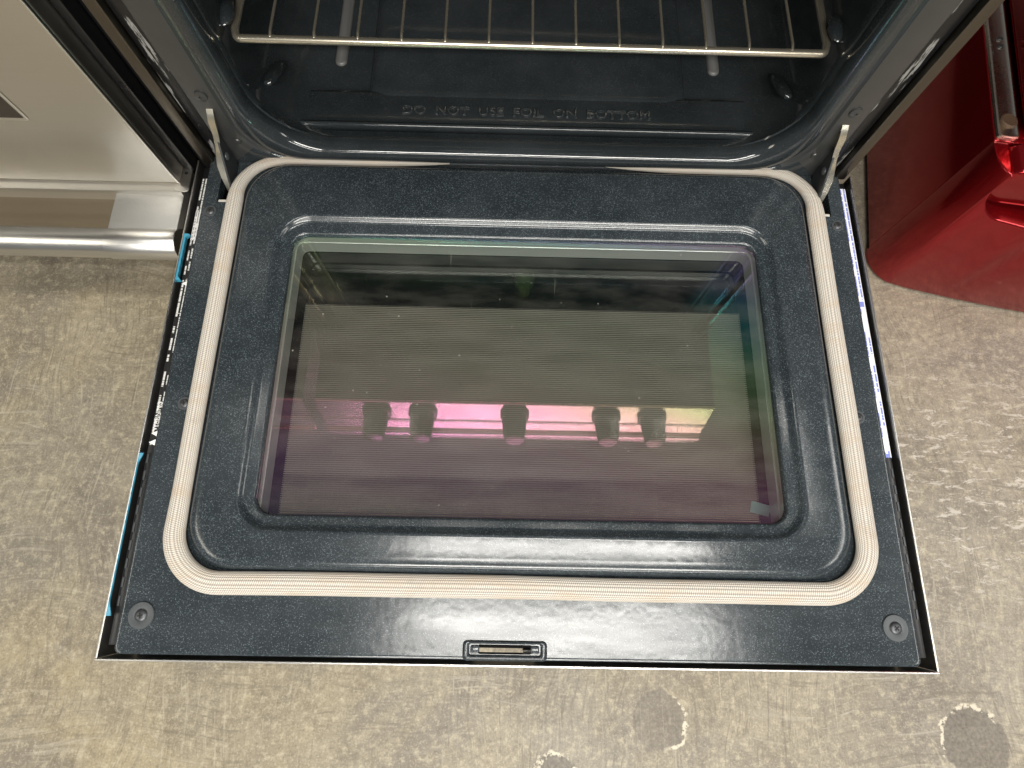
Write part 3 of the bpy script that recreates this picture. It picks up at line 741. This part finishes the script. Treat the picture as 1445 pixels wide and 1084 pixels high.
V, F = tube([(-1.10, HY, HZ), (-.503, HY, HZ)], HR - .0006, 32); hd = link('drawer_handle', mesh('drawer_handle', V, F, 40), M['steel_tube'], N)
for xa, xb in ((-.504, -.4185), (-1.17, -1.095)):
    V, F = tube([(xa, HY, HZ), (xa + .0008, HY, HZ), (xb - .0012, HY, HZ), (xb, HY, HZ)], HR + .0006, 32, True, (.96, 1, 1, .95)); link('handle_sleeve', mesh('handle_sleeve', V, F, 40), M['steel_tube'], hd)
    bm = box_bm(xa + .001, xb - .001, HY + .010, DY + .0005, HZ - .012, HZ + .0145, .0015, 2); link('handle_bracket', frombm('handle_bracket', bm), M['cast'], hd)

# ------------------------------------------------------------------ red appliance (turned a little)
RA = tag(empty('red_appliance', (.587, .605, 0), math.radians(-8)), 'glossy candy red appliance with rounded front standing on the concrete floor', 'appliance')
def rb(name, x0, x1, y0, y1, z0, z1, mat, bev=.002, parent=None, seg=3):
    c = ((x0 + x1) / 2, (y0 + y1) / 2, (z0 + z1) / 2)
    b = box_bm(x0 - c[0], x1 - c[0], y0 - c[1], y1 - c[1], z0 - c[2], z1 - c[2], bev, seg)
    return link(name, frombm(name, b), mat, parent or RA, c, local=True)
H = .272
rb('side_panel', 0, .022, 0, .62, .012, H, M['red'], .0015)
rb('side_panel', .66, .682, 0, .62, .012, H, M['red'], .0015)
rb('inner_body', .0225, .6595, .004, .61, .015, H - .004, M['red'], .001)
# bowed front panel with a rounded notch in its top edge
def front_panel():
    n = 26; out = []
    zt = H - .001
    out += [(.0, .004), (.0, zt)]
    out += [(.020, zt)]
    for k in range(9):
        a = PI + PI / 2 * k / 8; out.append((.062 + .042 * math.cos(a), zt - .030 + .040 * math.sin(a)))
    out += [(.12, zt - .073), (.30, zt - .076), (.56, zt - .073)]
    for k in range(9):
        a = 1.5 * PI + PI / 2 * k / 8; out.append((.620 + .042 * math.cos(a), zt - .030 + .040 * math.sin(a)))
    out += [(.662, zt), (.682, zt), (.682, .004)]
    return out
pl = front_panel()
bm = bmesh.new()
fv = [bm.verts.new((x, -.055, z)) for x, z in pl]
xsn = [.003, .007, .012, .017, .024, .032, .040] + [.03 * i for i in range(2, 22)] + [.642, .650, .658, .665, .670, .675, .679]
f = bm.faces.new(fv)
ext = bmesh.ops.extrude_face_region(bm, geom=[f]); 
for v in [e for e in ext['geom'] if isinstance(e, bmesh.types.BMVert)]: v.co.y = -.0008
for xq in xsn:
    bmesh.ops.bisect_plane(bm, geom=bm.verts[:] + bm.edges[:] + bm.faces[:], plane_co=(xq, 0, 0), plane_no=(1, 0, 0))
for v in bm.verts:
    if v.co.y < -.03:
        u = min(v.co.x, .682 - v.co.x)
        cr = .045
        v.co.y -= .022 * (1 - ((v.co.x - .341) / .341) ** 2)
        if u < cr: v.co.y += (cr - math.sqrt(max(0, cr * cr - (cr - u) ** 2))) * .95
es = [e for e in bm.edges if len(e.link_faces) == 2 and e.calc_face_angle(0) > .8 and min(v.co.y for v in e.verts) < -.03]
bmesh.ops.bevel(bm, geom=es, offset=.0025, segments=3, affect='EDGES', profile=.5)
link('front_panel', frombm('front_panel', bm, 40), M['red'], RA, local=True)
# inner lip sitting in the notch
rg = []
for dy, ins in ((-.002, 0), (-.036, 0), (-.041, .0015), (-.043, .005), (-.0435, .010)):
    rg.append([(a, dy, b) for a, b in rrect(.018 + ins, .664 - ins, H - .062 + ins, H + .004 - ins * .3, .026, 8)])
V, F = loft(rg, True, True, True); link('inner_lip', mesh('inner_lip', V, F, 40), M['red'], RA, local=True)
# bracket strip with screws on top of the side wall, upper cabinet behind it
rg = [[(a, b, H + .0003) for a, b in rrect(.0015, .0285, .002, .26, .006, 5)], [(a, b, H + .004) for a, b in rrect(.0020, .0280, .0025, .2595, .006, 5)], [(a, b, H + .0046) for a, b in rrect(.0040, .0260, .0045, .2575, .005, 5)], [(a, b, H + .0030) for a, b in rrect(.0065, .0235, .007, .255, .004, 5)]]
V, F = loft(rg, True, True, True); br = link('hinge_bracket', mesh('hinge_bracket', V, F, 40), M['zinc'], RA, local=True)
for y, r, mt in ((.030, .0105, 'rust'), (.150, .0035, 'screw'), (.163, .0035, 'screw')):
    me = mesh('bracket_bolt', *lathe([(r, .0028), (r, .0046), (r * .85, .0055), (r * .5, .0050), (.0001, .0052)], 20)); link('bracket_bolt', me, M[mt], br, (.0175, y, H), local=True)
rb('upper_cabinet', .0315, .652, .010, .60, H + .001, .62, M['red'], .012)
for x in (.05, .63):
    for y in (.05, .56):
        me = mesh('foot', *lathe([(.014, 0), (.015, .003), (.015, .014)], 14)); link('foot', me, M['black'], RA, (x, y, .0), local=True)
